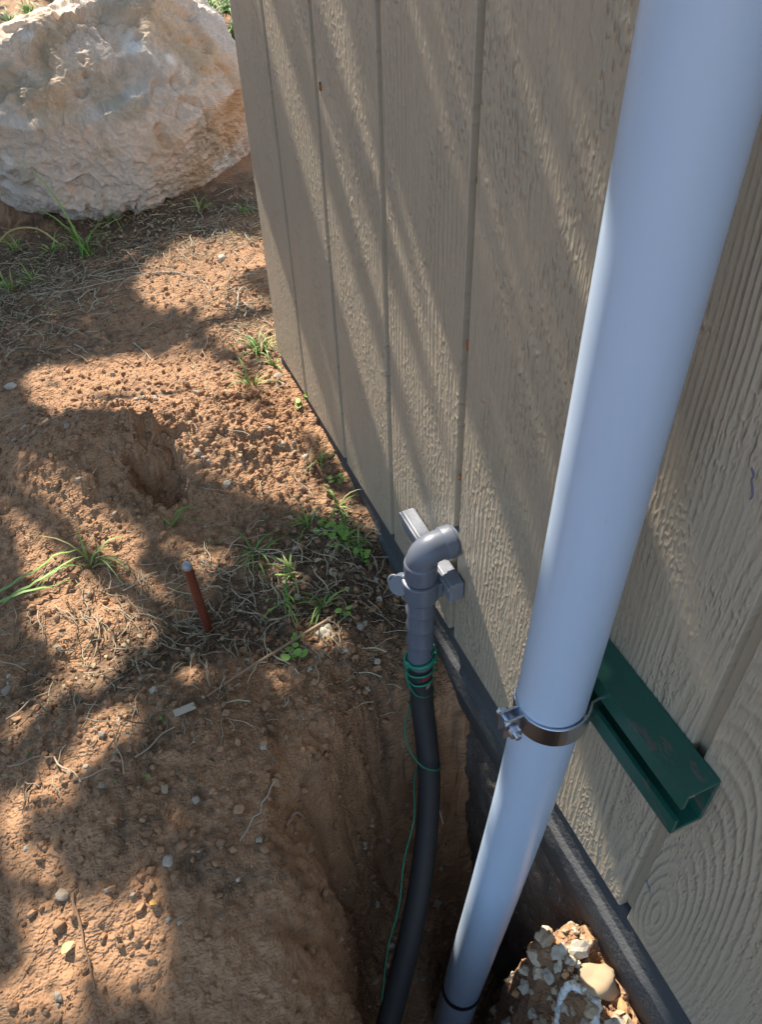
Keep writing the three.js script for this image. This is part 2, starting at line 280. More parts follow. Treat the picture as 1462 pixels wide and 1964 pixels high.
{
  const c = thing('pipe_clamp', 'shiny zinc strap clamp with bolted ears gripping the grey riser pipe', 'pipe clamp');
  // strap halves: a flat band bent round the pipe, with a lug out front and a foot into the channel
  const half = (s) => {
    const pts = []; const R = 0.0312;
    pts.push([-R - 0.019, s * 0.0042]); pts.push([-R - 0.004, s * 0.0042]);
    for (let a = 172; a >= 42; a -= 6) pts.push([R * Math.cos(a * Math.PI / 180), s * R * Math.sin(a * Math.PI / 180)]);
    pts.push([R * 0.86, s * R * 0.55]); pts.push([R + 0.006, s * R * 0.5]);
    const t = 0.0016, sh = new THREE.Shape(), P = pts.map(([x, z]) => new THREE.Vector2(x, z)), out = [], inn = [];
    for (let i = 0; i < P.length; i++) { const a = P[Math.max(0, i - 1)], b = P[Math.min(P.length - 1, i + 1)], d = b.clone().sub(a).normalize(), n = new THREE.Vector2(-d.y, d.x).multiplyScalar(s > 0 ? 1 : -1); out.push(P[i].clone().addScaledVector(n, t)); inn.push(P[i].clone()); }
    const all = out.concat(inn.reverse()); sh.moveTo(all[0].x, all[0].y); for (const q of all.slice(1)) sh.lineTo(q.x, q.y); sh.closePath();
    const g = new THREE.ExtrudeGeometry(sh, { depth: 0.024, bevelEnabled: true, bevelSize: 0.0003, bevelThickness: 0.0003, bevelSegments: 1, curveSegments: 4 });
    g.rotateX(Math.PI / 2).translate(0, 0.012, 0); return g;
  };
  c.position.set(CC.x, CY, CC.z);
  mesh('strap_half', half(1), M.zinc, c); mesh('strap_half', half(-1), M.zincBlue, c);
  const b = mesh('bolt', new THREE.CylinderGeometry(0.0028, 0.0028, 0.032, 12).rotateX(Math.PI / 2).translate(-0.0425, 0, 0.001), M.zinc, c);
  mesh('bolt_head', new THREE.CylinderGeometry(0.0058, 0.0062, 0.005, 18).rotateX(Math.PI / 2).translate(-0.0425, 0, 0.0105), M.zinc, b);
  mesh('nut', new THREE.CylinderGeometry(0.006, 0.006, 0.005, 6).rotateX(Math.PI / 2).translate(-0.0425, 0, -0.0105), M.zinc, b);
}
{ // green channel on the wall: a C section with a lipped slot facing away from the wall
  const z0 = -0.372, z1 = -0.184, L = z1 - z0, ch = thing('mounting_channel', 'dark green painted steel slotted channel fixed level on the siding behind the riser pipe', 'channel', [0, CY, z0]);
  const h = 0.0297, d = 0.0305, t = 0.0026, lip = 0.019, o = [[0, -h], [-d, -h], [-d, -h + lip], [-d + t, -h + lip], [-d + t, -h + t], [-t, -h + t], [-t, h - t], [-d + t, h - t], [-d + t, h - lip], [-d, h - lip], [-d, h], [0, h]];
  const sh = new THREE.Shape(o.map(([x, y]) => new THREE.Vector2(x, y)));
  const g = new THREE.ExtrudeGeometry(sh, { depth: L, bevelEnabled: true, bevelSize: 0.0006, bevelThickness: 0.0006, bevelSegments: 1 });
  const uv = g.attributes.uv, ps = g.attributes.position; for (let i = 0; i < uv.count; i++) uv.setXY(i, (ps.getZ(i) + ps.getY(i)) / 0.17, (ps.getX(i) * 1.7 + ps.getY(i)) / 0.12);
  g.translate(-0.0016, 0, 0);
  mesh('channel_body', g, M.green, ch);
  mesh('bare_edge', boxAt(-0.0308, -0.0255, 0.0282, 0.0296, L + 0.0004, L + 0.0012), M.steelEdge, ch);
  mesh('bare_edge', boxAt(-0.0318, -0.0285, -0.0298, -0.0275, L + 0.0004, L + 0.0012), M.steelEdge, ch);
  mesh('screw_head', new THREE.SphereGeometry(0.0055, 14, 8).scale(0.5, 1, 1).translate(-0.0048, 0.0, L * 0.8), M.zinc, ch);
}

// ------------------------------------------------------------------ conduit with its fittings
const KX = -0.046, KZ = -0.622, DROP = -0.02;
{
  const c = thing('black_conduit', 'black plastic conduit sweeping up out of the pit into dark grey fittings and an elbow', 'conduit');
  const path = [V(KX, -0.02, KZ), V(KX, -0.07, KZ), V(KX - 0.001, -0.13, KZ + 0.008), V(-0.066, -0.245, -0.546), V(-0.112, -0.32, -0.468), V(-0.172, -0.36, -0.388), V(-0.241, -0.40, -0.31), V(-0.33, -0.44, -0.21), V(-0.42, -0.5, -0.1)];
  mesh('conduit_tube', tube(path, 0.0172, 120, 28), M.conduit, c);
  // stepped sleeve with ridges
  const pr = [[0.0, -0.030], [0.0182, -0.030], [0.0186, -0.026]];
  for (const y of [0.028, 0.062, 0.093]) { pr.push([0.0178, y - 0.004], [0.0196, y - 0.003], [0.0201, y], [0.0181, y + 0.0022]); }
  pr.push([0.0178, 0.118], [0.0165, 0.1195], [0.0165, 0.13]);
  mesh('ribbed_sleeve', new THREE.LatheGeometry(pr.map(([r, y]) => new THREE.Vector2(r, y)), 36).translate(KX, DROP, KZ), M.fitting, c);
  const arc = [V(0.012, 0.203, KZ), V(-0.008, 0.203, KZ), V(-0.024, 0.203, KZ)]; for (let a = 15; a <= 90; a += 15) arc.push(V(-0.024 - 0.022 * Math.sin(a * Math.PI / 180), 0.181 + 0.022 * Math.cos(a * Math.PI / 180), KZ));
  arc.push(V(KX, 0.16, KZ));
  const el = mesh('elbow', tube(arc, 0.0196, 48, 32), M.fitting, c); el.position.y = DROP;
  mesh('elbow_rim', new THREE.LatheGeometry([[0.0188, 0.155], [0.0212, 0.1555], [0.0216, 0.158], [0.0216, 0.181], [0.0209, 0.184], [0.0186, 0.1855]].map(([r, y]) => new THREE.Vector2(r, y)), 36).translate(KX, 0, KZ), M.fitting, el);
  mesh('wall_rim', new THREE.LatheGeometry([[0.0188, 0.002], [0.0213, 0.0025], [0.0216, 0.005], [0.0214, 0.017], [0.0186, 0.0185]].map(([r, y]) => new THREE.Vector2(r, y)), 36).rotateZ(Math.PI / 2).translate(0, 0.203, KZ), M.fitting, el);
  mesh('label_sticker', new THREE.CylinderGeometry(0.01745, 0.01745, 0.034, 12, 1, true, 0.1, 1.0).translate(KX - 0.0004, -0.10, KZ + 0.001), M.sticker, c);
  mesh('red_tape', new THREE.CylinderGeometry(0.0177, 0.0177, 0.007, 20, 1, true, -0.3, 1.6).translate(KX, -0.068, KZ), M.redTape, c);
}
{ // short rail on the wall behind the fittings, with the clip that holds them
  const r = thing('clip_rail', 'short light grey plastic rail on the wall behind the elbow fitting', 'rail', [0, 0.125, -0.662]);
  mesh('rail_body', new RoundedBoxGeometry(0.020, 0.031, 0.152, 3, 0.003).translate(-0.0118, 0, 0), M.rail, r);
  mesh('rail_lip', new RoundedBoxGeometry(0.004, 0.008, 0.152, 2, 0.0015).translate(-0.0232, 0.0105, 0), M.rail, r);
  const c = thing('conduit_clip', 'dark grey plastic saddle clip with rounded ear hugging the conduit below the elbow', 'pipe clip', [KX, 0.119, KZ]);
  mesh('collar', new THREE.LatheGeometry([[0.0170, -0.0185], [0.0236, -0.0185], [0.0246, -0.016], [0.0243, 0.012], [0.0232, 0.0145], [0.017, 0.0145]].map(([a, b]) => new THREE.Vector2(a, b)), 40), M.fitting, c);
  mesh('ear', new THREE.CylinderGeometry(0.0135, 0.0135, 0.016, 24).rotateZ(Math.PI / 2 - 0.5).rotateY(0.7).translate(-0.0225, 0.001, -0.0115), M.fitting, c);
  mesh('ear_hole', new THREE.TorusGeometry(0.0075, 0.0022, 8, 20).rotateY(Math.PI / 2).rotateZ(-0.5).rotateY(0.7).translate(-0.0295, 0.0045, -0.017), M.fitting, c);
  mesh('foot', new RoundedBoxGeometry(0.010, 0.026, 0.036, 2, 0.003).translate(0.0195, -0.002, 0.0), M.fitting, c);
}
{ // green tie wire
  const pts = []; for (let a = 0; a <= 360 * 3.1; a += 24) { const t = a * Math.PI / 180, k = a / 1116; pts.push(V(KX - (0.0206 + 0.0016 * Math.sin(a)) * Math.cos(t + 2.0), 0.002 - 0.066 * k + 0.006 * Math.sin(t + 1.1), KZ + 0.0206 * Math.sin(t + 2.0))); }
  const w = thing('green_tie_wire', 'thin green plastic coated wire wound round the conduit and trailing into the pit', 'wire');
  mesh('wound_coil', tube(pts, 0.0017, 220, 8), M.wire, w).position.y = DROP;
  const tape = []; for (let a = 0; a <= 390; a += 20) { const t = a * Math.PI / 180; tape.push(V(KX - 0.0215 * Math.cos(t), -0.012 - a / 390 * 0.008 - 0.006 * Math.cos(t + 0.6), KZ + 0.0215 * Math.sin(t))); }
  mesh('wide_wrap', tube(tape, 0.0029, 90, 8), M.wire, w).position.y = DROP;
  const tail = [V(KX - 0.021, -0.055, KZ - 0.005), V(KX - 0.0205, -0.085, KZ + 0.004), V(KX - 0.012, -0.104, KZ + 0.0165), V(KX + 0.006, -0.112, KZ + 0.0185), V(KX + 0.02, -0.12, KZ + 0.004), V(KX + 0.006, -0.135, KZ - 0.014), V(-0.085, -0.155, -0.592), V(-0.087, -0.18, -0.572), V(-0.076, -0.2, -0.548), V(-0.055, -0.212, -0.54), V(-0.045, -0.225, -0.556), V(-0.075, -0.238, -0.568), V(-0.112, -0.255, -0.503), V(-0.142, -0.3, -0.472), V(-0.173, -0.33, -0.424), V(-0.206, -0.355, -0.388), V(-0.233, -0.378, -0.346), V(-0.251, -0.4, -0.317), V(-0.3, -0.42, -0.25)];
  mesh('trailing_end', tube(tail, 0.0013, 240, 6), M.wire, w);
}
{ // ground rod
  const gx = -0.308, gz = -0.817, gy = ground(gx, gz), r = thing('ground_rod', 'copper coated earthing rod with dull silver tip standing in the soil', 'ground rod', [gx, gy, gz]);
  mesh('rod', new THREE.LatheGeometry([[0.0066, -0.12], [0.0066, 0.146], [0.0063, 0.147]].map(([a, b]) => new THREE.Vector2(a, b)), 20), M.copper, r);
  mesh('tip', new THREE.LatheGeometry([[0.0064, 0.147], [0.0066, 0.1475], [0.0067, 0.153], [0.006, 0.1555], [0, 0.156]].map(([a, b]) => new THREE.Vector2(a, b)), 20), std(lin(0.42, 0.42, 0.43), 0.6, { metalness: 0.6 }), r);
  r.rotation.set(0.0, 0, 0.03);
}

// ------------------------------------------------------------------ boulder
{
  const c = V(-0.13, 0.105, -2.55), P = [
    [[0.05, 0.22, 1], 0.285], [[-0.62, 0.32, 0.75], 0.40], [[0.75, 0.05, 0.62], 0.46], [[0.1, -0.55, 0.9], 0.30], [[-0.35, -0.7, 0.8], 0.31], [[0.65, -0.6, 0.6], 0.40],
    [[-0.1, 0.93, 0.35], 0.31], [[0.55, 0.8, 0.1], 0.41], [[-0.75, 0.75, 0.1], 0.37], [[-1, 0.1, 0], 0.52], [[1, 0.1, -0.1], 0.47], [[0, 0.3, -1], 0.4], [[0, -1, 0], 0.26], [[-0.2, 1, -0.3], 0.32]].map(([n, d]) => [V(...n).normalize(), d]);
  const base = (v) => { let q = 1e9; for (const [n, dist] of P) { const c = n.dot(v); if (c > 0.02) q = Math.min(q, dist / c); } return q; };
  const rb = rng(640), CHIPS = []; for (let i = 0; i < 44; i++) { const n = V(rb() * 2 - 1, rb() * 1.6 - 0.7, rb() * 1.4 - 0.3).normalize(); CHIPS.push([n, base(n) * (i < 16 ? 0.80 + 0.08 * rb() : 0.86 + 0.10 * rb())]); }
  const g = mergeVertices(new THREE.IcosahedronGeometry(1, 95).deleteAttribute('normal').deleteAttribute('uv'), 1e-5), p = g.attributes.position, col = new Float32Array(p.count * 3), uvs = new Float32Array(p.count * 2), d = V(0, 0, 0);
  for (let i = 0; i < p.count; i++) {
    d.fromBufferAttribute(p, i).normalize();
    let s = 0; const k = 26; for (const [n, dist] of P) { const q = n.dot(d); if (q > 0.02) s += Math.exp(-k * dist / q); }
    let r = -Math.log(s) / k;
    for (const [n, dist] of CHIPS) { const q = n.dot(d); if (q > 0.3 && dist / q < r) r = dist / q; }
    const x = d.x * r, y = d.y * r, z = d.z * r;
    // a bite out of the upper left front leaves a ledge
    const ledge = ss(0.02, 0.0, 0.12 + 0.035 * n3(x * 9, y * 9, z * 9) + 0.25 * Math.max(0, x + 0.04) - y) * ss(0.22, 0.02, x + 0.02 * n3(x * 20, y * 20, z * 20)) * ss(0, 0.15, z) * ss(-0.42, -0.25, x);
    const crack = Math.abs(fbm3(x * 7 + 2, y * 7, z * 7, 2)); r -= 0.012 * ss(0.035, 0.0, crack) * ss(0.0, 0.2, n3(x * 5, y * 5, z * 5)) + 0.016 * ss(0.16, 0.2, fbm3(x * 7 - 4, y * 8, z * 7, 3));
    r += 0.010 * fbm3(x * 14 + 5, y * 14, z * 14, 3) + 0.008 * fbm3(x * 34, y * 34, z * 34, 3) + 0.004 * n3(x * 110, y * 110, z * 110);
    const pitv = n3(x * 30 + 3, y * 30, z * 30); if (pitv > 0.34) r -= 0.007 * ss(0.34, 0.5, pitv);
    p.setXYZ(i, d.x * r, d.y * r, d.z * r - 0.05 * ledge); uvs.set([(x + 0.4 * z) / 0.35, (y - 0.5 * z) / 0.35], i * 2);
    const och = ss(0.05, 0.45, fbm3(x * 4 + 1, y * 4 + 3, z * 4, 3) + 0.1), gry = ss(0.0, 0.4, fbm3(x * 5 + 9, y * 5, z * 5 - 3, 4) + 0.12), wht = ss(0.18, 0.4, fbm3(x * 8 - 7, y * 8 + 2, z * 8, 3)), moss = ss(0.08, 0.25, fbm3(x * 7 - 3, y * 7, z * 7, 3)), t = 1 + 0.22 * fbm3(x * 40, y * 40, z * 40, 2) + 0.10 * n3(x * 150, y * 150, z * 150);
    let cr = [0.69, 0.545, 0.425];
    const bl = (a, w) => { cr = cr.map((q, j) => mix(q, a[j], w)); };
    bl([0.54, 0.48, 0.415], gry * 0.6); bl([0.54, 0.345, 0.18], och * 0.75); bl([0.82, 0.77, 0.70], wht * 0.8); bl([0.30, 0.27, 0.19], moss * 0.5);
    col.set(cr.map((q) => q * t), i * 3);
  }
  g.setAttribute('color', new THREE.BufferAttribute(col, 3)); g.setAttribute('uv', new THREE.BufferAttribute(uvs, 2)); g.computeVertexNormals();
  const b = mesh('boulder', g, new THREE.MeshStandardMaterial({ vertexColors: true, roughness: 0.92, bumpMap: rough, bumpScale: 0.008 })); b.position.copy(c);
  tag(b, 'big rough pale limestone boulder with ochre patches lying past the shed corner', 'boulder');
}

// ------------------------------------------------------------------ small stones
function stoneGeo(seed, flat = 0.7) { const g = mergeVertices(new THREE.IcosahedronGeometry(1, 3).deleteAttribute('normal').deleteAttribute('uv'), 1e-4), p = g.attributes.position; for (let i = 0; i < p.count; i++) { const x = p.getX(i), y = p.getY(i), z = p.getZ(i), r = 1 + 0.55 * n3(x * 1.1 + seed, y * 1.1, z * 1.1) + 0.22 * n3(x * 2.6, y * 2.6 + seed, z * 2.6); p.setXYZ(i, x * r, y * r * flat, z * r); } g.computeVertexNormals(); return g; }
const STONES = [1.3, 4.7, 8.2, 12.9, 17.1].map((s) => stoneGeo(s));
const rs = rng(5);
const PEB = [[-0.15, -0.738, 0.0125], [-0.404, -0.705, 0.0051], [-0.395, -0.797, 0.0054], [-0.603, -0.836, 0.0082], [-0.404, -0.813, 0.0069], [-0.439, -0.481, 0.0072], [-0.558, -0.491, 0.007], [-0.528, -1.606, 0.012], [-0.509, -1.39, 0.009], [-0.253, -1.358, 0.0093], [-0.084, -1.131, 0.0067], [-0.082, -0.966, 0.0071], [-0.082, -0.879, 0.0077], [-0.292, -0.578, 0.0048], [-0.333, -0.467, 0.0038], [-0.096, -0.842, 0.0067], [-0.05, -1.099, 0.0067], [-0.199, -1.092, 0.0065], [-0.227, -1.167, 0.0076], [-0.135, -0.91, 0.0069], [-0.43, -0.756, 0.0037], [-0.273, -0.714, 0.006], [-0.194, -0.678, 0.0052], [-0.133, -0.701, 0.0069], [-0.094, -0.736, 0.0063], [-0.253, -0.809, 0.0048], [-0.508, -0.634, 0.0034], [-0.491, -0.595, 0.004], [-0.593, -0.568, 0.0032], [-0.443, -0.411, 0.003], [-0.459, -0.475, 0.0031], [0.015, -1.914, 0.0105], [-0.119, -0.654, 0.006], [-0.427, -1.276, 0.0058], [-0.062, -0.838, 0.0059], [-0.028, -1.315, 0.0084], [-0.02, -1.351, 0.0128]];
const PIT = [[-0.153, -0.579], [-0.13, -0.574], [-0.174, -0.465], [-0.15, -0.498], [-0.194, -0.44], [-0.047, -0.528], [-0.065, -0.502], [-0.13, -0.424], [-0.19, -0.35], [-0.181, -0.343], [-0.177, -0.556], [-0.043, -0.555], [-0.188, -0.404], [-0.215, -0.392], [-0.073, -0.455], [-0.123, -0.4], [-0.181, -0.503]];
function stone(x, z, r, mat, label, group, name = 'pebble') {
  const m = mesh(name, STONES[Math.floor(rs() * STONES.length)], mat); m.position.set(x, ground(x, z) + r * 0.05, z); m.rotation.set((rs() - 0.5) * 0.5, rs() * 6.3, (rs() - 0.5) * 0.5); m.scale.setScalar(r); return tag(m, label, name === 'pebble' ? 'pebble' : 'stone', group);
}
PEB.forEach(([x, z, r], i) => i === 0 ? stone(x, z, r, M.stone[0], 'largest whitish pebble, lying beside the tip of the long reed', null) : stone(x, z, r, M.stone[i % 3 === 0 ? 1 : 0], ...(z < -1.0 ? ['small pale pebble lying on or around the soil mound', 'pebbles about the mound'] : x < -0.38 ? ['small pale pebble on the sand away from the pit and the rod', 'pebbles on open sand'] : ['small pale pebble between the copper rod and the pit edge', 'pebbles by the pit edge'])));
PIT.forEach(([x, z], i) => stone(x, z, 0.0042 + 0.003 * rs(), M.stone[i % 2], 'small grey pebble lying deep in the pit', 'pebbles in the pit'));

{ // crumbled rubble banked under the base strip
  const rr = rng(77), CHUNK = [3, 9, 14, 22].map((sd) => { const q = rng(sd), g = mergeVertices(new THREE.IcosahedronGeometry(1, 1).deleteAttribute('normal').deleteAttribute('uv'), 1e-4), p = g.attributes.position; for (let i = 0; i < p.count; i++) { const k = 0.62 + 0.6 * q(); p.setXYZ(i, p.getX(i) * k, p.getY(i) * k * 0.8, p.getZ(i) * k); } const f = g.toNonIndexed(); f.computeVertexNormals(); return f; }), big = mesh('mortar_lump', stoneGeo(31.4, 0.8), std(lin(0.40, 0.28, 0.17), 0.95)); big.scale.set(0.026, 0.024, 0.022); big.position.set(-0.022, ground(-0.022, -0.19) + 0.012, -0.19); big.rotation.set(0.4, 0.5, 0.2);
  tag(big, 'rounded buff mortar lump, biggest of the rubble under the base strip', 'rubble');
  for (let i = 0; i < 290; i++) {
    const z = -0.31 + rr() * 0.25, x = -0.098 + 0.092 * Math.pow(rr(), 1.15), s = 0.003 + 0.0105 * rr() ** 2.0; if (Math.hypot(x + 0.022, z + 0.19) < 0.02) continue;
    const m = mesh('rubble_piece', CHUNK[i % 4], [M.buff, M.sandstone, M.stone[0], M.splinter][i % 11 === 0 ? 3 : i % 3]); m.position.set(x, ground(x, z) + s * 0.35, z); m.scale.set(s, s * (0.7 + 0.5 * rr()), s * (0.8 + 0.6 * rr())); m.rotation.set(rr() * 6, rr() * 6, rr() * 6);
    tag(m, 'small crumb of buff rubble heaped below the base strip', 'rubble', 'rubble crumbs under the base strip');
  }
  const w = mesh('plaster_fragment', tube([V(-0.062, -0.155, -0.19), V(-0.05, -0.145, -0.2), V(-0.038, -0.143, -0.188), V(-0.035, -0.148, -0.172), V(-0.044, -0.155, -0.16), V(-0.058, -0.162, -0.15)].map((v) => V(v.x, ground(v.x, v.z) + 0.006, v.z)), 0.0042, 120, 10), M.white);
  { const p = w.geometry.attributes.position; for (let i = 0; i < p.count; i++) { const x = p.getX(i), y = p.getY(i), z = p.getZ(i), k = 0.004; p.setXYZ(i, x + k * n3(x * 160, y * 160, z * 160), y + k * n3(x * 160 + 9, y * 160, z * 160), z + k * n3(x * 160, y * 160 + 5, z * 160)); } w.geometry.computeVertexNormals(); }
  tag(w, 'curled white plaster fragment among the rubble under the base strip', 'plaster');
  const sp = thing('wood_splinter', 'raw orange wood splinter standing up at the pit edge beside the rubble', 'splinter', [-0.074, ground(-0.074, -0.215) - 0.06, -0.215]);
  mesh('shaft', new RoundedBoxGeometry(0.006, 0.15, 0.004, 1, 0.001).rotateZ(0.05).translate(0, 0.06, 0), M.splinter, sp);
  mesh('sliver', new THREE.ConeGeometry(0.0024, 0.05, 5).rotateZ(-0.7).translate(0.018, 0.14, -0.004), M.splinter, sp);
  mesh('sliver', new THREE.ConeGeometry(0.0018, 0.03, 5).rotateZ(0.25).translate(-0.006, 0.14, 0.002), M.splinter, sp);
}

// ------------------------------------------------------------------ sticks and stems lying about
const rt = rng(91);
function stick(pts, r, mat, label, name = 'twig', cat = 'twig', group, lift = 0) {
  const P = []; for (let i = 0; i < pts.length - 1; i++) for (let k = 0; k < 4; k++) { const t = k / 4; P.push([mix(pts[i][0], pts[i + 1][0], t), mix(pts[i][1], pts[i + 1][1], t)]); } P.push(pts[pts.length - 1]);
  const n = P.length, g0 = ground(...P[0]), g1 = ground(...P[n - 1]);
  const pts3 = P.map(([x, z], i) => V(x + (rt() - 0.5) * 0.003, Math.max(ground(x, z), mix(g0, g1, i / (n - 1))) + r * 1.2 + lift * Math.sin(Math.PI * i / (n - 1)), z + (rt() - 0.5) * 0.003));
  const g = tube(pts3, r, n * 4, 7), p = g.attributes.position, seg = n * 4 + 1;   // taper towards the far end
  const cur = new THREE.CatmullRomCurve3(pts3); for (let j = 0; j < seg; j++) { const c = cur.getPointAt(j / (seg - 1)), s = mix(1, 0.55, j / (seg - 1)); for (let k = 0; k < 8; k++) { const i = j * 8 + k; p.setXYZ(i, c.x + (p.getX(i) - c.x) * s, c.y + (p.getY(i) - c.y) * s, c.z + (p.getZ(i) - c.z) * s); } }
  return tag(mesh(name, g, mat), label, cat, group);
}
stick([[-0.123, -0.761], [-0.34, -0.664]], 0.0026, std(lin(0.33, 0.22, 0.14), 0.85), 'long straight brown reed lying across the soil beside the pit', 'reed', 'reed', null, 0.006);
stick([[-0.291, -0.534], [-0.323, -0.498], [-0.354, -0.473]], 0.0013, M.twigPale, 'thin pale dry stem leaning down the slope into the pit', 'dry_stem', 'stem');
stick([[-0.548, -0.488], [-0.546, -0.444], [-0.544, -0.385]], 0.0018, M.twig, 'thin brown stem beside the small green fallen leaf', 'dry_stem', 'stem');
for (const [p, r, m] of [[[[-0.26, -1.675], [-0.239, -1.574]], 0.002, 1], [[[-0.065, -2.147], [-0.182, -2.012]], 0.0024, 0], [[[-0.191, -2.11], [-0.179, -1.965]], 0.002, 1], [[[-0.519, -2.005], [-0.339, -1.958], [-0.161, -1.956]], 0.0016, 1], [[[-0.23, -2.005], [-0.116, -1.92], [-0.059, -1.834], [-0.055, -1.75]], 0.0018, 1], [[[-0.018, -1.745], [0.021, -1.747], [0.074, -1.76]], 0.003, 0], [[[-0.024, -1.657], [0, -1.71], [0.021, -1.747]], 0.0026, 1], [[[-0.379, -1.721], [-0.359, -1.661]], 0.0018, 1], [[[-0.489, -1.924], [-0.356, -1.758]], 0.0014, 1], [[[-0.072, -1.595], [0.008, -1.58]], 0.0015, 1], [[[-0.103, -2.167], [0.127, -2.061]], 0.002, 0], [[[-0.472, -2.268], [-0.315, -2.223]], 0.0018, 0], [[[-0.002, -2.115], [0.136, -1.995]], 0.0018, 0], [[[-0.05, -1.585], [-0.01, -1.47]], 0.0014, 1], [[[0.002, -1.683], [0.034, -1.544]], 0.0016, 1], [[[-0.448, -0.967], [-0.349, -0.958]], 0.0012, 1], [[[-0.28, -2.02], [-0.12, -1.99]], 0.0015, 1], [[[-0.42, -1.86], [-0.3, -1.9]], 0.0013, 0]])
  stick(p, r, m ? M.twigPale : M.twig, m ? 'bleached dry stalk lying on the ground between boulder and mound' : 'brown twig lying on the ground before the boulder', 'twig', 'twig', m ? 'bleached stalks on the ground' : 'brown twigs before the boulder', 0.004 * rt());
{ const m = mesh('wood_chip', new RoundedBoxGeometry(0.028, 0.004, 0.010, 2, 0.0012), M.twigPale); m.position.set(-0.372, ground(-0.372, -0.651) + 0.005, -0.651); m.rotation.set(0.1, 0.1, -0.1); tag(m, 'flat pale wood chip at the lower end of the long reed', 'wood chip'); }
{ const m = stick([[-0.052, -0.598], [-0.034, -0.555]], 0.002, M.white, 'short white stick on the footing beside the conduit', 'white_stick', 'stick'); m.position.y += 0.0; }
stick([[-0.296, -0.484], [-0.283, -0.50], [-0.262, -0.512]], 0.0024, std(lin(0.36, 0.22, 0.16), 0.9), 'pinkish torn root shred clinging to the steep side of the pit', 'root_shred', 'root');

// ------------------------------------------------------------------ grass, weeds, leaves
function blade(len, w, bend, curl, dir) {   // one bent blade from the origin
  const n = 6, pos = [], idx = [], c = Math.cos(dir), s = Math.sin(dir);
  for (let i = 0; i <= n; i++) { const t = i / n, a = bend + curl * t * t, out = len * t * Math.sin(a), up = len * t * Math.cos(a), hw = w * 0.5 * (1 - t ** 1.6) * (t < 0.15 ? 0.6 + t * 2.6 : 1), x = c * out, z = s * out; pos.push(x - s * hw, up + hw * 0.35, z + c * hw, x, up, z, x + s * hw, up + hw * 0.35, z - c * hw); }
  for (let i = 0; i < n; i++) for (let k = 0; k < 2; k++) { const a = i * 3 + k; idx.push(a, a + 1, a + 3, a + 1, a + 4, a + 3); }
  const g = new THREE.BufferGeometry(); g.setAttribute('position', new THREE.Float32BufferAttribute(pos, 3)); g.setIndex(idx); g.computeVertexNormals(); return g;
}
const rg = rng(12);
function tuft(x, z, n, len, label, group, mats = [M.grass, M.grassLight], flat = 0.5, wid = 0.004, name = 'grass_tuft') {
  const t = thing(name, label, 'grass', [x, ground(x, z) - 0.004, z], group);
  const sets = mats.map(() => []);
  for (let i = 0; i < n; i++) { const L = len * (0.45 + 0.65 * rg()); sets[i % mats.length].push(blade(L, wid * (0.7 + 0.6 * rg()), flat * rg(), 0.5 + 0.9 * rg(), rg() * 6.28).translate((rg() - 0.5) * len * 0.18, 0, (rg() - 0.5) * len * 0.18)); }
  sets.forEach((s, i) => s.length && mesh(i ? 'pale_blades' : 'blades', mergeGeometries(s), mats[i], t)); return t;
}
{
  const t = tuft(-0.293, -2.146, 16, 0.13, 'tall fresh green grass tuft growing in front of the boulder', null, [M.grass, M.grassLight], 0.5, 0.007);
  mesh('tall_blade', blade(0.30, 0.017, 0.12, 0.22, 3.4), M.grassLight, t);
  mesh('tall_blade', blade(0.19, 0.011, 0.35, 0.35, 3.6).translate(0.01, 0, 0.01), M.grassLight, t);
}
const tuftLabel = (x, z) => z < -1.8 ? ['small sparse green grass tuft in the litter before the boulder', 'grass tufts before the boulder'] : z < -1.2 ? ['small green grass tuft at the foot of the siding near the shed corner', 'grass tufts by the shed corner'] : x < -0.25 ? ['few thin grass blades beside the copper rod and the mound', 'grass blades by the mound'] : ['small green grass tuft between the copper rod and the conduit fittings', 'grass tufts by the conduit'];
for (const [x, z, n, l] of [[-0.44, -2.051, 9, 0.06], [-0.486, -2.031, 10, 0.07], [-0.028, -1.461, 12, 0.07], [-0.01, -1.475, 9, 0.06], [-0.079, -1.332, 7, 0.06], [-0.197, -0.925, 8, 0.07], [-0.185, -0.812, 9, 0.06], [-0.134, -0.788, 8, 0.05], [-0.064, -0.89, 12, 0.05], [-0.035, -0.879, 9, 0.045], [-0.31, -1.057, 3, 0.06], [-0.205, -2.306, 8, 0.09], [0.134, -2.134, 8, 0.06], [-0.459, -2.262, 9, 0.07], [-0.03, -1.077, 5, 0.04], [-0.015, -1.40, 9, 0.05], [0.154, -1.715, 8, 0.05], [-0.10, -0.95, 7, 0.05], [-0.04, -0.96, 8, 0.05], [-0.16, -0.86, 7, 0.05], [-0.45, -1.03, 6, 0.09], [0.03, -2.2, 8, 0.06], [-0.37, -2.2, 8, 0.07], [-0.55, -1.95, 8, 0.06]]) tuft(x, z, Math.round(n * 1.8), l * 1.15, ...tuftLabel(x, z), [M.grass, M.grassLight, M.grassDry], 0.9, 0.0042);
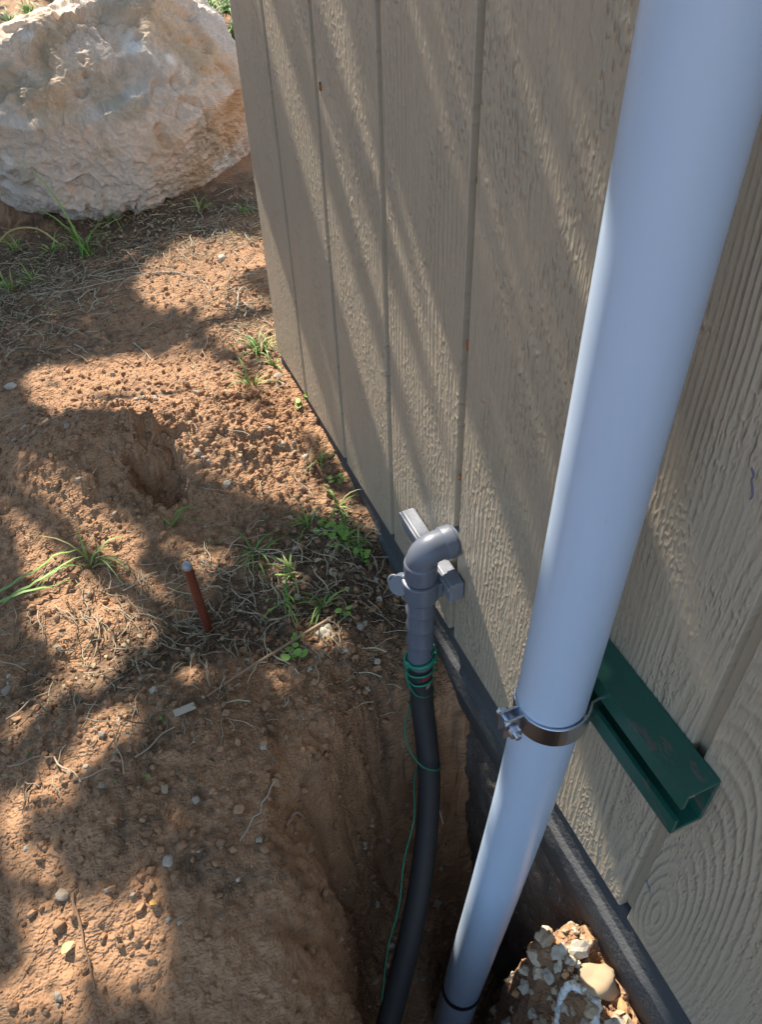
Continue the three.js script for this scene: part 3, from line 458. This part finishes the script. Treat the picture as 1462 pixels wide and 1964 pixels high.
{ // weeds with rounded leaves
  const lg = new THREE.CircleGeometry(1, 9).rotateX(-Math.PI / 2); { const p = lg.attributes.position; for (let i = 0; i < p.count; i++) p.setY(i, 0.35 * (p.getX(i) ** 2)); lg.computeVertexNormals(); }
  for (const [x, z, n, s] of [[-0.214, -0.702, 7, 0.007], [-0.117, -0.753, 4, 0.007], [-0.196, -0.72, 5, 0.006], [-0.06, -0.90, 14, 0.007], [-0.085, -0.925, 9, 0.006], [-0.02, -1.03, 6, 0.006], [-0.045, -0.85, 9, 0.006], [-0.015, -1.22, 3, 0.008]]) {
    const t = thing('weed_seedling', 'little weed seedling with round bright leaves on the soil', 'weed', [x, ground(x, z), z], 'weed seedlings'), gs = [], st = [];
    for (let i = 0; i < n; i++) { const a = rg() * 6.28, d = s * (0.8 + 2.0 * rg()), h = 0.006 + 0.012 * rg(); gs.push(lg.clone().scale(s * (0.6 + 0.6 * rg()), s * 0.6, s * (0.5 + 0.4 * rg())).rotateZ((rg() - 0.5) * 0.8).rotateY(a).translate(Math.cos(a) * d, h, Math.sin(a) * d)); st.push(tube([V(0, -0.004, 0), V(Math.cos(a) * d * 0.6, h * 0.8, Math.sin(a) * d * 0.6), V(Math.cos(a) * d, h, Math.sin(a) * d)], 0.0005, 6, 4)); }
    mesh('leaves', mergeGeometries(gs), M.grassLight, t); mesh('stems', mergeGeometries(st), M.grass, t);
  }
}
{ // long blades lying at the left
  const t = thing('fallen_grass', 'long pale green grass blades lying flat beside the mound', 'grass', [-0.60, 0, -1.0]);
  for (const [x0, z0, x1, z1] of [[0, -0.02, 0.17, -0.06], [0.01, 0.01, 0.16, -0.045], [-0.04, 0.02, 0.13, 0.0]]) { const a = [], w = 0.0032; const pos = [], idx = []; for (let i = 0; i <= 14; i++) { const t2 = i / 14, x = mix(x0, x1, t2), z = mix(z0, z1, t2), y = ground(x - 0.6, z - 1.0) + 0.007 + 0.012 * Math.sin(Math.PI * t2), hw = w * (1 - t2 ** 3); pos.push(x, y, z - hw, x, y + 0.001, z + hw); if (i) { const k = i * 2; idx.push(k - 2, k - 1, k, k - 1, k + 1, k); } } const g = new THREE.BufferGeometry(); g.setAttribute('position', new THREE.Float32BufferAttribute(pos, 3)); g.setIndex(idx); g.computeVertexNormals(); mesh('blade', g, M.grassLight, t); }
  const y = thing('arched_straw', 'yellow dry grass blade arching over in front of the boulder', 'grass', [-0.5, ground(-0.5, -2.07), -2.07]);
  mesh('blade', tube([V(0, 0, 0), V(0.0, 0.07, -0.02), V(0.05, 0.115, -0.03), V(0.11, 0.11, -0.03), V(0.15, 0.07, -0.02)], 0.0022, 40, 6), M.grassDry, y);
}
function leafShape(L, W) { const n = 8, pos = [], idx = []; for (let i = 0; i <= n; i++) { const t = i / n, w = W * Math.sin(Math.PI * t ** 0.8) * 0.5, y = 0.12 * L * Math.sin(Math.PI * t); pos.push(L * (t - 0.5), y + w * 0.3, -w, L * (t - 0.5), y, 0, L * (t - 0.5), y + w * 0.3, w); } for (let i = 0; i < n; i++) for (let k = 0; k < 2; k++) { const a = i * 3 + k; idx.push(a, a + 1, a + 3, a + 1, a + 4, a + 3); } const g = new THREE.BufferGeometry(); g.setAttribute('position', new THREE.Float32BufferAttribute(pos, 3)); g.setIndex(idx); g.computeVertexNormals(); return g; }
{ const m = mesh('fallen_leaf', leafShape(0.017, 0.010), std(lin(0.42, 0.5, 0.2), 0.7)); m.position.set(-0.563, ground(-0.563, -0.436) + 0.004, -0.436); m.rotation.y = 0.5; tag(m, 'small light green fallen leaf on the sand', 'leaf');
  const o = mesh('fallen_leaf', leafShape(0.010, 0.006), std(lin(0.55, 0.28, 0.05), 0.7)); o.position.set(-0.464, ground(-0.464, -0.437) + 0.004, -0.437); o.rotation.y = -0.6; tag(o, 'tiny orange fallen leaf near the pit edge', 'leaf'); }
for (let i = 0; i < 90; i++) { const x = i % 2 ? -0.75 + 0.9 * rg() : 0.3 + 0.6 * rg(), z = -5.4 + 1.7 * rg(); tuft(x, z, 22, 0.16, 'green grass tuft on the ground behind the boulder', 'grass tufts behind the boulder', [M.grass, M.grassLight], 0.8, 0.008); }

// ------------------------------------------------------------------ loose litter nobody could count
function scatter(name, geo, mat, n, seed, place, label, category) {
  const r = rng(seed), im = finish(new THREE.InstancedMesh(geo, mat, n)), m = new THREE.Matrix4(), q = new THREE.Quaternion(), e = new THREE.Euler(), c = new THREE.Color(); let k = 0, guard = 0;
  while (k < n && guard++ < n * 40) { const p = place(r); if (!p) continue; e.set(...p.rot); q.setFromEuler(e); m.compose(V(p.x, ground(p.x, p.z) + p.up, p.z), q, V(...p.s)); im.setMatrixAt(k, m); c.setRGB(...p.c); im.setColorAt(k, c); k++; }
  im.count = k; im.name = numbered(name); scene.add(im); return tag(im, label, category, null, 'stuff');
}
const white = (rough = 0.95) => std(lin(1, 1, 1), rough);
const outdoors = (x, z) => !(x > -0.012 && z > -1.42);
const blob = (x, z, cx, cz, sx, sz) => Math.exp(-(((x - cx) / sx) ** 2 + ((z - cz) / sz) ** 2));
scatter('soil_clods', stoneGeo(2.2, 0.8), white(), 16000, 21, (r) => {
  const x = -0.75 + 0.95 * r(), z = -2.1 + 2.05 * r(); if (!outdoors(x, z)) return null;
  const w = 0.22 + 0.5 * blob(x, z, -0.1, -1.2, 0.15, 0.25) + 0.6 * blob(x, z, -0.33, -1.27, 0.22, 0.15) + 0.7 * blob(x, z, -0.15, -0.72, 0.12, 0.1) + 0.5 * (inside(x, z) > 0 ? 1 : 0) + 0.35 * blob(x, z, -0.42, -0.62, 0.16, 0.16);
  if (r() > w) return null;
  const s = 0.0009 + 0.0050 * r() ** 6, t = 0.7 + 0.5 * r(), g = r() < 0.05;
  return { x, z, up: s * 0.3, s: [s, s * (0.7 + 0.4 * r()), s * (0.8 + 0.5 * r())], rot: [r() * 6, r() * 6, r() * 6], c: g ? [0.40 * t, 0.33 * t, 0.25 * t] : [0.33 * t, 0.185 * t, 0.10 * t] };
}, 'loose reddish soil crumbs strewn over mound and pit edge', 'soil');
const strawGeo = new THREE.TubeGeometry(new THREE.CatmullRomCurve3([V(-0.5, 0, 0), V(-0.2, 0.05, 0.07), V(0.15, 0.07, -0.04), V(0.5, 0, 0.06)]), 7, 0.026, 4);
scatter('straw_litter', strawGeo, white(), 5200, 33, (r) => {
  const x = -0.8 + 1.2 * r(), z = -2.6 + 2.0 * r(); if (!outdoors(x, z)) return null;
  const w = 0.02 + 1.0 * blob(x, z, -0.45, -2.0, 0.25, 0.2) + 0.25 * blob(x, z, -0.4, -0.65, 0.2, 0.2) + 0.9 * blob(x, z, 0.0, -1.62, 0.09, 0.16) + 0.8 * blob(x, z, 0.05, -2.05, 0.25, 0.14) + 0.7 * blob(x, z, -0.1, -0.86, 0.13, 0.15) + 0.5 * blob(x, z, -0.33, -0.86, 0.2, 0.09) + 0.3 * blob(x, z, -0.45, -0.93, 0.2, 0.09);
  if (r() > w) return null;
  const L = 0.010 + 0.055 * r() ** 2.2, d = L * (0.7 + 0.6 * r()) * (L > 0.035 ? 0.6 : 1), t = 0.6 + 0.6 * r(), dk = r() < 0.35;
  return { x, z, up: 0.002 + 0.006 * r(), s: [L, d, d], rot: [0, r() * 6.3, (r() - 0.5) * 0.5], c: dk ? [0.17 * t, 0.12 * t, 0.075 * t] : [0.46 * t, 0.38 * t, 0.26 * t] };
}, 'bleached straw and stalk litter before the boulder and along the wall', 'litter');
scatter('leaf_litter', leafShape(1, 0.55), white(), 4200, 44, (r) => {
  const x = -0.8 + 1.25 * r(), z = -2.55 + 2.0 * r(); if (!outdoors(x, z) || inside(x, z) > 0) return null;
  const w = 0.02 + 0.9 * blob(x, z, -0.2, -2.2, 0.4, 0.14) + 0.7 * blob(x, z, -0.09, -0.86, 0.12, 0.14) + 0.5 * blob(x, z, -0.5, -2.0, 0.2, 0.25) + 0.5 * blob(x, z, -0.38, -0.8, 0.22, 0.08) + 0.2 * blob(x, z, -0.42, -0.6, 0.15, 0.12) + 0.4 * blob(x, z, -0.02, -1.62, 0.08, 0.12);
  if (r() > w) return null;
  const s = 0.004 + 0.010 * r() ** 1.5, t = 0.5 + 0.7 * r(), k = r();
  return { x, z, up: 0.003 + 0.004 * r(), s: [s, s, s], rot: [(r() - 0.5) * 1.4, r() * 6.3, (r() - 0.5) * 1.4], c: k < 0.07 ? [0.20 * t, 0.22 * t, 0.07 * t] : k < 0.6 ? [0.20 * t, 0.13 * t, 0.075 * t] : [0.36 * t, 0.27 * t, 0.16 * t] };
}, 'dry brown leaf litter gathered before the boulder and beside the wall', 'litter');

// ------------------------------------------------------------------ the tree whose crown dapples the place (it stands beyond the frame)
{
  // sun flecks: where the crown has gaps, told on the level of the siding's foot as [x, z, half-axis a (x, z), half-axis b (x, z)]
  const GAPS = [[-0.022, -1.954, 0.13, 0.019, -0.015, 0.107], [-0.022, -1.659, 0.033, 0.143, -0.052, 0.034], [-0.138, -1.91, 0.039, 0.101, -0.034, 0.038], [-0.431, -1.601, 0.029, 0.092, 0.029, -0.017], [-0.297, -1.599, 0.068, 0.095, -0.021, 0.052], [-0.162, -1.463, 0.06, 0.096, -0.025, 0.056], [-0.498, -1.196, 0.021, 0.103, 0.037, -0.011], [-0.178, -1.211, 0.032, 0.121, -0.055, 0.022], [-0.233, -1.116, 0.039, 0.06, -0.057, 0.043], [-0.279, -1.061, 0.001, 0.046, 0.027, -0.001], [-0.009, -1.304, 0.017, 0.114, -0.039, 0.036], [-0.101, -1.083, 0.003, 0.072, -0.033, 0.014], [-0.07, -0.958, 0.055, 0.025, -0.013, 0.033], [-0.179, -0.919, 0.017, 0.026, -0.018, 0.016], [-0.411, -0.99, 0.007, 0.049, -0.02, -0.003], [-0.499, -0.995, 0.027, 0.035, -0.019, 0.025], [-0.45, -0.907, 0.034, -0.017, 0.009, 0.035], [-0.527, -0.842, 0.069, -0.017, 0.008, 0.045], [-0.601, -0.812, 0.036, -0.011, 0.01, 0.039], [-0.357, -0.751, 0.011, 0.028, -0.022, 0.013], [-0.236, -0.711, 0.023, 0.024, -0.019, 0.01], [-0.159, -0.791, 0.03, 0.008, -0.012, 0.031], [-0.481, -0.69, 0.05, -0.01, 0.013, 0.038], [-0.551, -0.666, 0.047, -0.01, 0.013, 0.043], [-0.609, -0.655, 0.021, 0.038, 0.019, -0.006], [-0.586, -0.583, 0.03, 0.046, 0.019, -0.005], [-0.586, -0.484, 0.008, 0.064, 0.03, 0.007], [-0.515, -0.464, -0.028, 0.033, 0.024, 0.028], [-0.47, -0.481, 0.013, 0.024, -0.009, 0.014], [-0.618, -0.448, 0.037, 0.011, -0.003, 0.025], [-0.403, -0.415, 0.013, 0.017, -0.008, 0.008], [-0.217, -4.806, 0.025, 0.223, 0.056, -0.077], [-0.174, -5.004, 0.075, 0.214, -0.044, 0.198], [0.624, -4.415, -0.008, 0.304, -0.089, 0.054], [-0.411, -2.462, 0.062, 0.068, -0.007, 0.068], [-0.396, -1.163, 0.009, 0.046, -0.017, 0.02],
    [-0.04, -0.33, 0.07, 0, 0, 0.17], [-0.04, -0.47, 0.03, 0, 0, 0.06], [-0.11, -0.58, 0.025, 0, 0, 0.09], [-0.02, 0.25, 0.015, 0.14, 0.03, 0], [-0.115, -0.40, -0.05, -0.28, 0.03, 0], [-0.025, -0.42, 0.07, 0, 0, 0.09], [-0.07, -0.56, 0.035, 0, 0, 0.05], [-0.03, -0.66, 0.02, 0, 0, 0.04], [-0.1, -2.3, 0.22, 0, 0, 0.12], [0.12, -2.42, 0.1, 0, 0, 0.12], [-0.35, -2.35, 0.1, 0, 0, 0.08],
    [-0.27, -1.272, 0.035, 0.059, -0.027, 0.038] , [-0.385, -1.248, 0.071, -0.034, 0.006, 0.051] , [-0.468, -1.262, -0.05, 0.051, 0.02, 0.055] , [-0.283, -1.129, 0.022, 0.041, -0.025, 0.034] , [-0.18, -1.148, 0.031, 0.118, -0.053, 0.021] , [-0.324, -1.196, 0.025, 0.059, -0.022, 0.021] , [-0.495, -1.175, 0.02, 0.102, 0.036, -0.011] ];
  const STREAK = [[-1.36, -1.05, 1], [-0.725, -0.54, 1], [-0.53, -0.41, 0.9], [-0.36, -0.23, 0.9], [-0.09, 0.06, 0.75], [0.1, 0.22, 0.75], [0.25, 0.32, 0.6]];
  for (const g of GAPS) for (const o of [2, 4]) { const l = Math.hypot(g[o], g[o + 1]), f = (l + (g[1] < -0.93 ? 0.034 : 0.002)) / l; g[o] *= f; g[o + 1] *= f; }
  const open = (X, Z) => {
    let w = 0;
    if (X > -0.018 && X < 0.14) for (const [a, b, k] of STREAK) if (Z > a - 0.012 && Z < b + 0.012) w = Math.max(w, k * ss(a - 0.012, a + 0.008, Z) * ss(b + 0.012, b - 0.008, Z) * clamp(1.15 + 1.2 * fbm(X * 60, Z * 26, 2, 33)));
    for (const [x, z, ax, az, bx, bz] of GAPS) { const det = ax * bz - az * bx, dx = X - x, dz = Z - z, u = (dx * bz - dz * bx) / det, v = (ax * dz - az * dx) / det, d = Math.hypot(u, v); const e = d + (z < -0.93 ? 0.4 : 0.75) * fbm(X * 26, Z * 26, 2, 31); if (e < 1.3) w = Math.max(w, ss(1.3, 1.0, e)); }
    w = Math.max(w, ss(Z < -0.93 ? 0.2 : 0.3, Z < -0.93 ? 0.3 : 0.4, fbm(X * 19 + 5, Z * 19, 2, 34)));
    if (Z < -2.5 || X < -0.75 || X > 0.14) w = Math.max(w, ss(0.16, 0.3, fbm(X * 4 + 3, Z * 4, 2, 30)));
    return w;
  };
  const tree = thing('shade_tree', 'leafy tree beyond the frame dappling the wall and soil with shade', 'tree', [-2.7, -0.05, -4.9]);
  const lg = leafShape(1, 0.58), N = 36000, r = rng(404), im = finish(new THREE.InstancedMesh(lg, M.leaf, N)), m = new THREE.Matrix4(), q = new THREE.Quaternion(), e = new THREE.Euler();
  let k = 0, guard = 0; const kx = 0.123 / 1.09, kz = 1 / 1.09;
  while (k < N && guard++ < 400000) {
    const core = k < 14500, X = core ? -0.85 + 1.05 * r() : -3.0 + 4.0 * r(), Z = core ? -2.7 + 3.2 * r() : -5.6 + 9.0 * r(), y = core ? 1.75 + 1.15 * r() ** 1.2 : 1.9 + 1.3 * r();
    if (open(X, Z) > r() * 0.98 + 0.01) continue;
    const s = (core ? 0.035 : 0.06) + 0.03 * r(); e.set((r() - 0.5) * 1.6, r() * 6.28, (r() - 0.5) * 1.6); q.setFromEuler(e);
    m.compose(V(X - kx * y + 2.7, y + 0.05, Z - kz * y + 4.9), q, V(s, s, s)); im.setMatrixAt(k, m); k++;
  }
  im.count = k; im.name = 'crown'; im.userData.kind = 'stuff'; tree.add(im);
  mesh('trunk', (() => { const g = tube([V(0, -0.2, 0), V(0.05, 0.6, 0.02), V(0.12, 1.2, 0.1), V(0.3, 1.9, 0.3)], 0.13, 40, 14), p = g.attributes.position; for (let i = 0; i < p.count; i++) { const x = p.getX(i), y = p.getY(i), z = p.getZ(i); p.setXYZ(i, x + 0.02 * n3(x * 9, y * 3, z * 9), y, z + 0.02 * n3(x * 9 + 4, y * 3, z * 9)); } g.computeVertexNormals(); return g; })(), M.bark, tree);
  for (const [pts, rad] of [[[[0.28, 1.8, 0.28], [0.9, 2.25, 0.7], [1.7, 2.45, 1.2], [2.5, 2.5, 1.9], [2.9, 2.4, 2.7]], 0.055], [[[0.28, 1.8, 0.28], [0.6, 2.3, 0.9], [1.3, 2.5, 2.0], [2.0, 2.5, 3.0]], 0.05], [[[0.2, 1.7, 0.2], [0.2, 2.3, 0.0], [0.7, 2.6, -0.6]], 0.045], [[[1.7, 2.45, 1.2], [2.1, 2.4, 1.9], [2.25, 2.35, 2.8], [2.4, 2.3, 3.6]], 0.02], [[[0.9, 2.25, 0.7], [1.6, 2.2, 1.1], [2.6, 2.2, 1.3], [3.4, 2.2, 1.6]], 0.022]]) mesh('limb', tube(pts.map((p) => V(...p)), rad, 40, 10), M.bark, tree);
}

{ // shrubs standing to the left, out of the frame
  const lg = leafShape(1, 0.6), r = rng(808), m = new THREE.Matrix4(), q = new THREE.Quaternion(), e = new THREE.Euler();
  for (const [sx, sz, rad, h, label] of [[-3.0, -2.6, 1.0, 2.3, 'broad leafy shrub left of the mound beyond the frame'], [-3.2, -0.7, 1.1, 2.5, 'tall leafy shrub left of the pit beyond the frame']]) {
    const t = thing('leafy_shrub', label, 'shrub', [sx, ground(sx, sz), sz]), n = 3600, im = finish(new THREE.InstancedMesh(lg, M.leaf, n));
    for (let k = 0; k < n; k++) { const a = r() * 6.283, y = 0.1 + (h - 0.1) * r(), w = rad * (0.75 + 0.3 * n3(Math.cos(a) * 2, y * 1.5, Math.sin(a) * 2 + sz)) * Math.sqrt(Math.max(0.05, Math.sin(Math.PI * clamp(y / h * 0.85 + 0.1)))) * (0.6 + 0.4 * Math.sqrt(r())), s = 0.08 + 0.05 * r(); e.set(r() * 3, r() * 6.3, r() * 3); q.setFromEuler(e); m.compose(V(Math.cos(a) * w, y, Math.sin(a) * w), q, V(s, s, s)); im.setMatrixAt(k, m); }
    im.name = 'foliage'; im.userData.kind = 'stuff'; t.add(im);
    for (let k = 0; k < 5; k++) { const a = k * 1.3 + sz; mesh('stem', tube([V(0, -0.1, 0), V(Math.cos(a) * 0.15, h * 0.3, Math.sin(a) * 0.15), V(Math.cos(a) * 0.5, h * 0.75, Math.sin(a) * 0.5)], 0.02, 12, 7), M.bark, t); }
  }
}

scene.add(camera);
renderer.render(scene, camera);
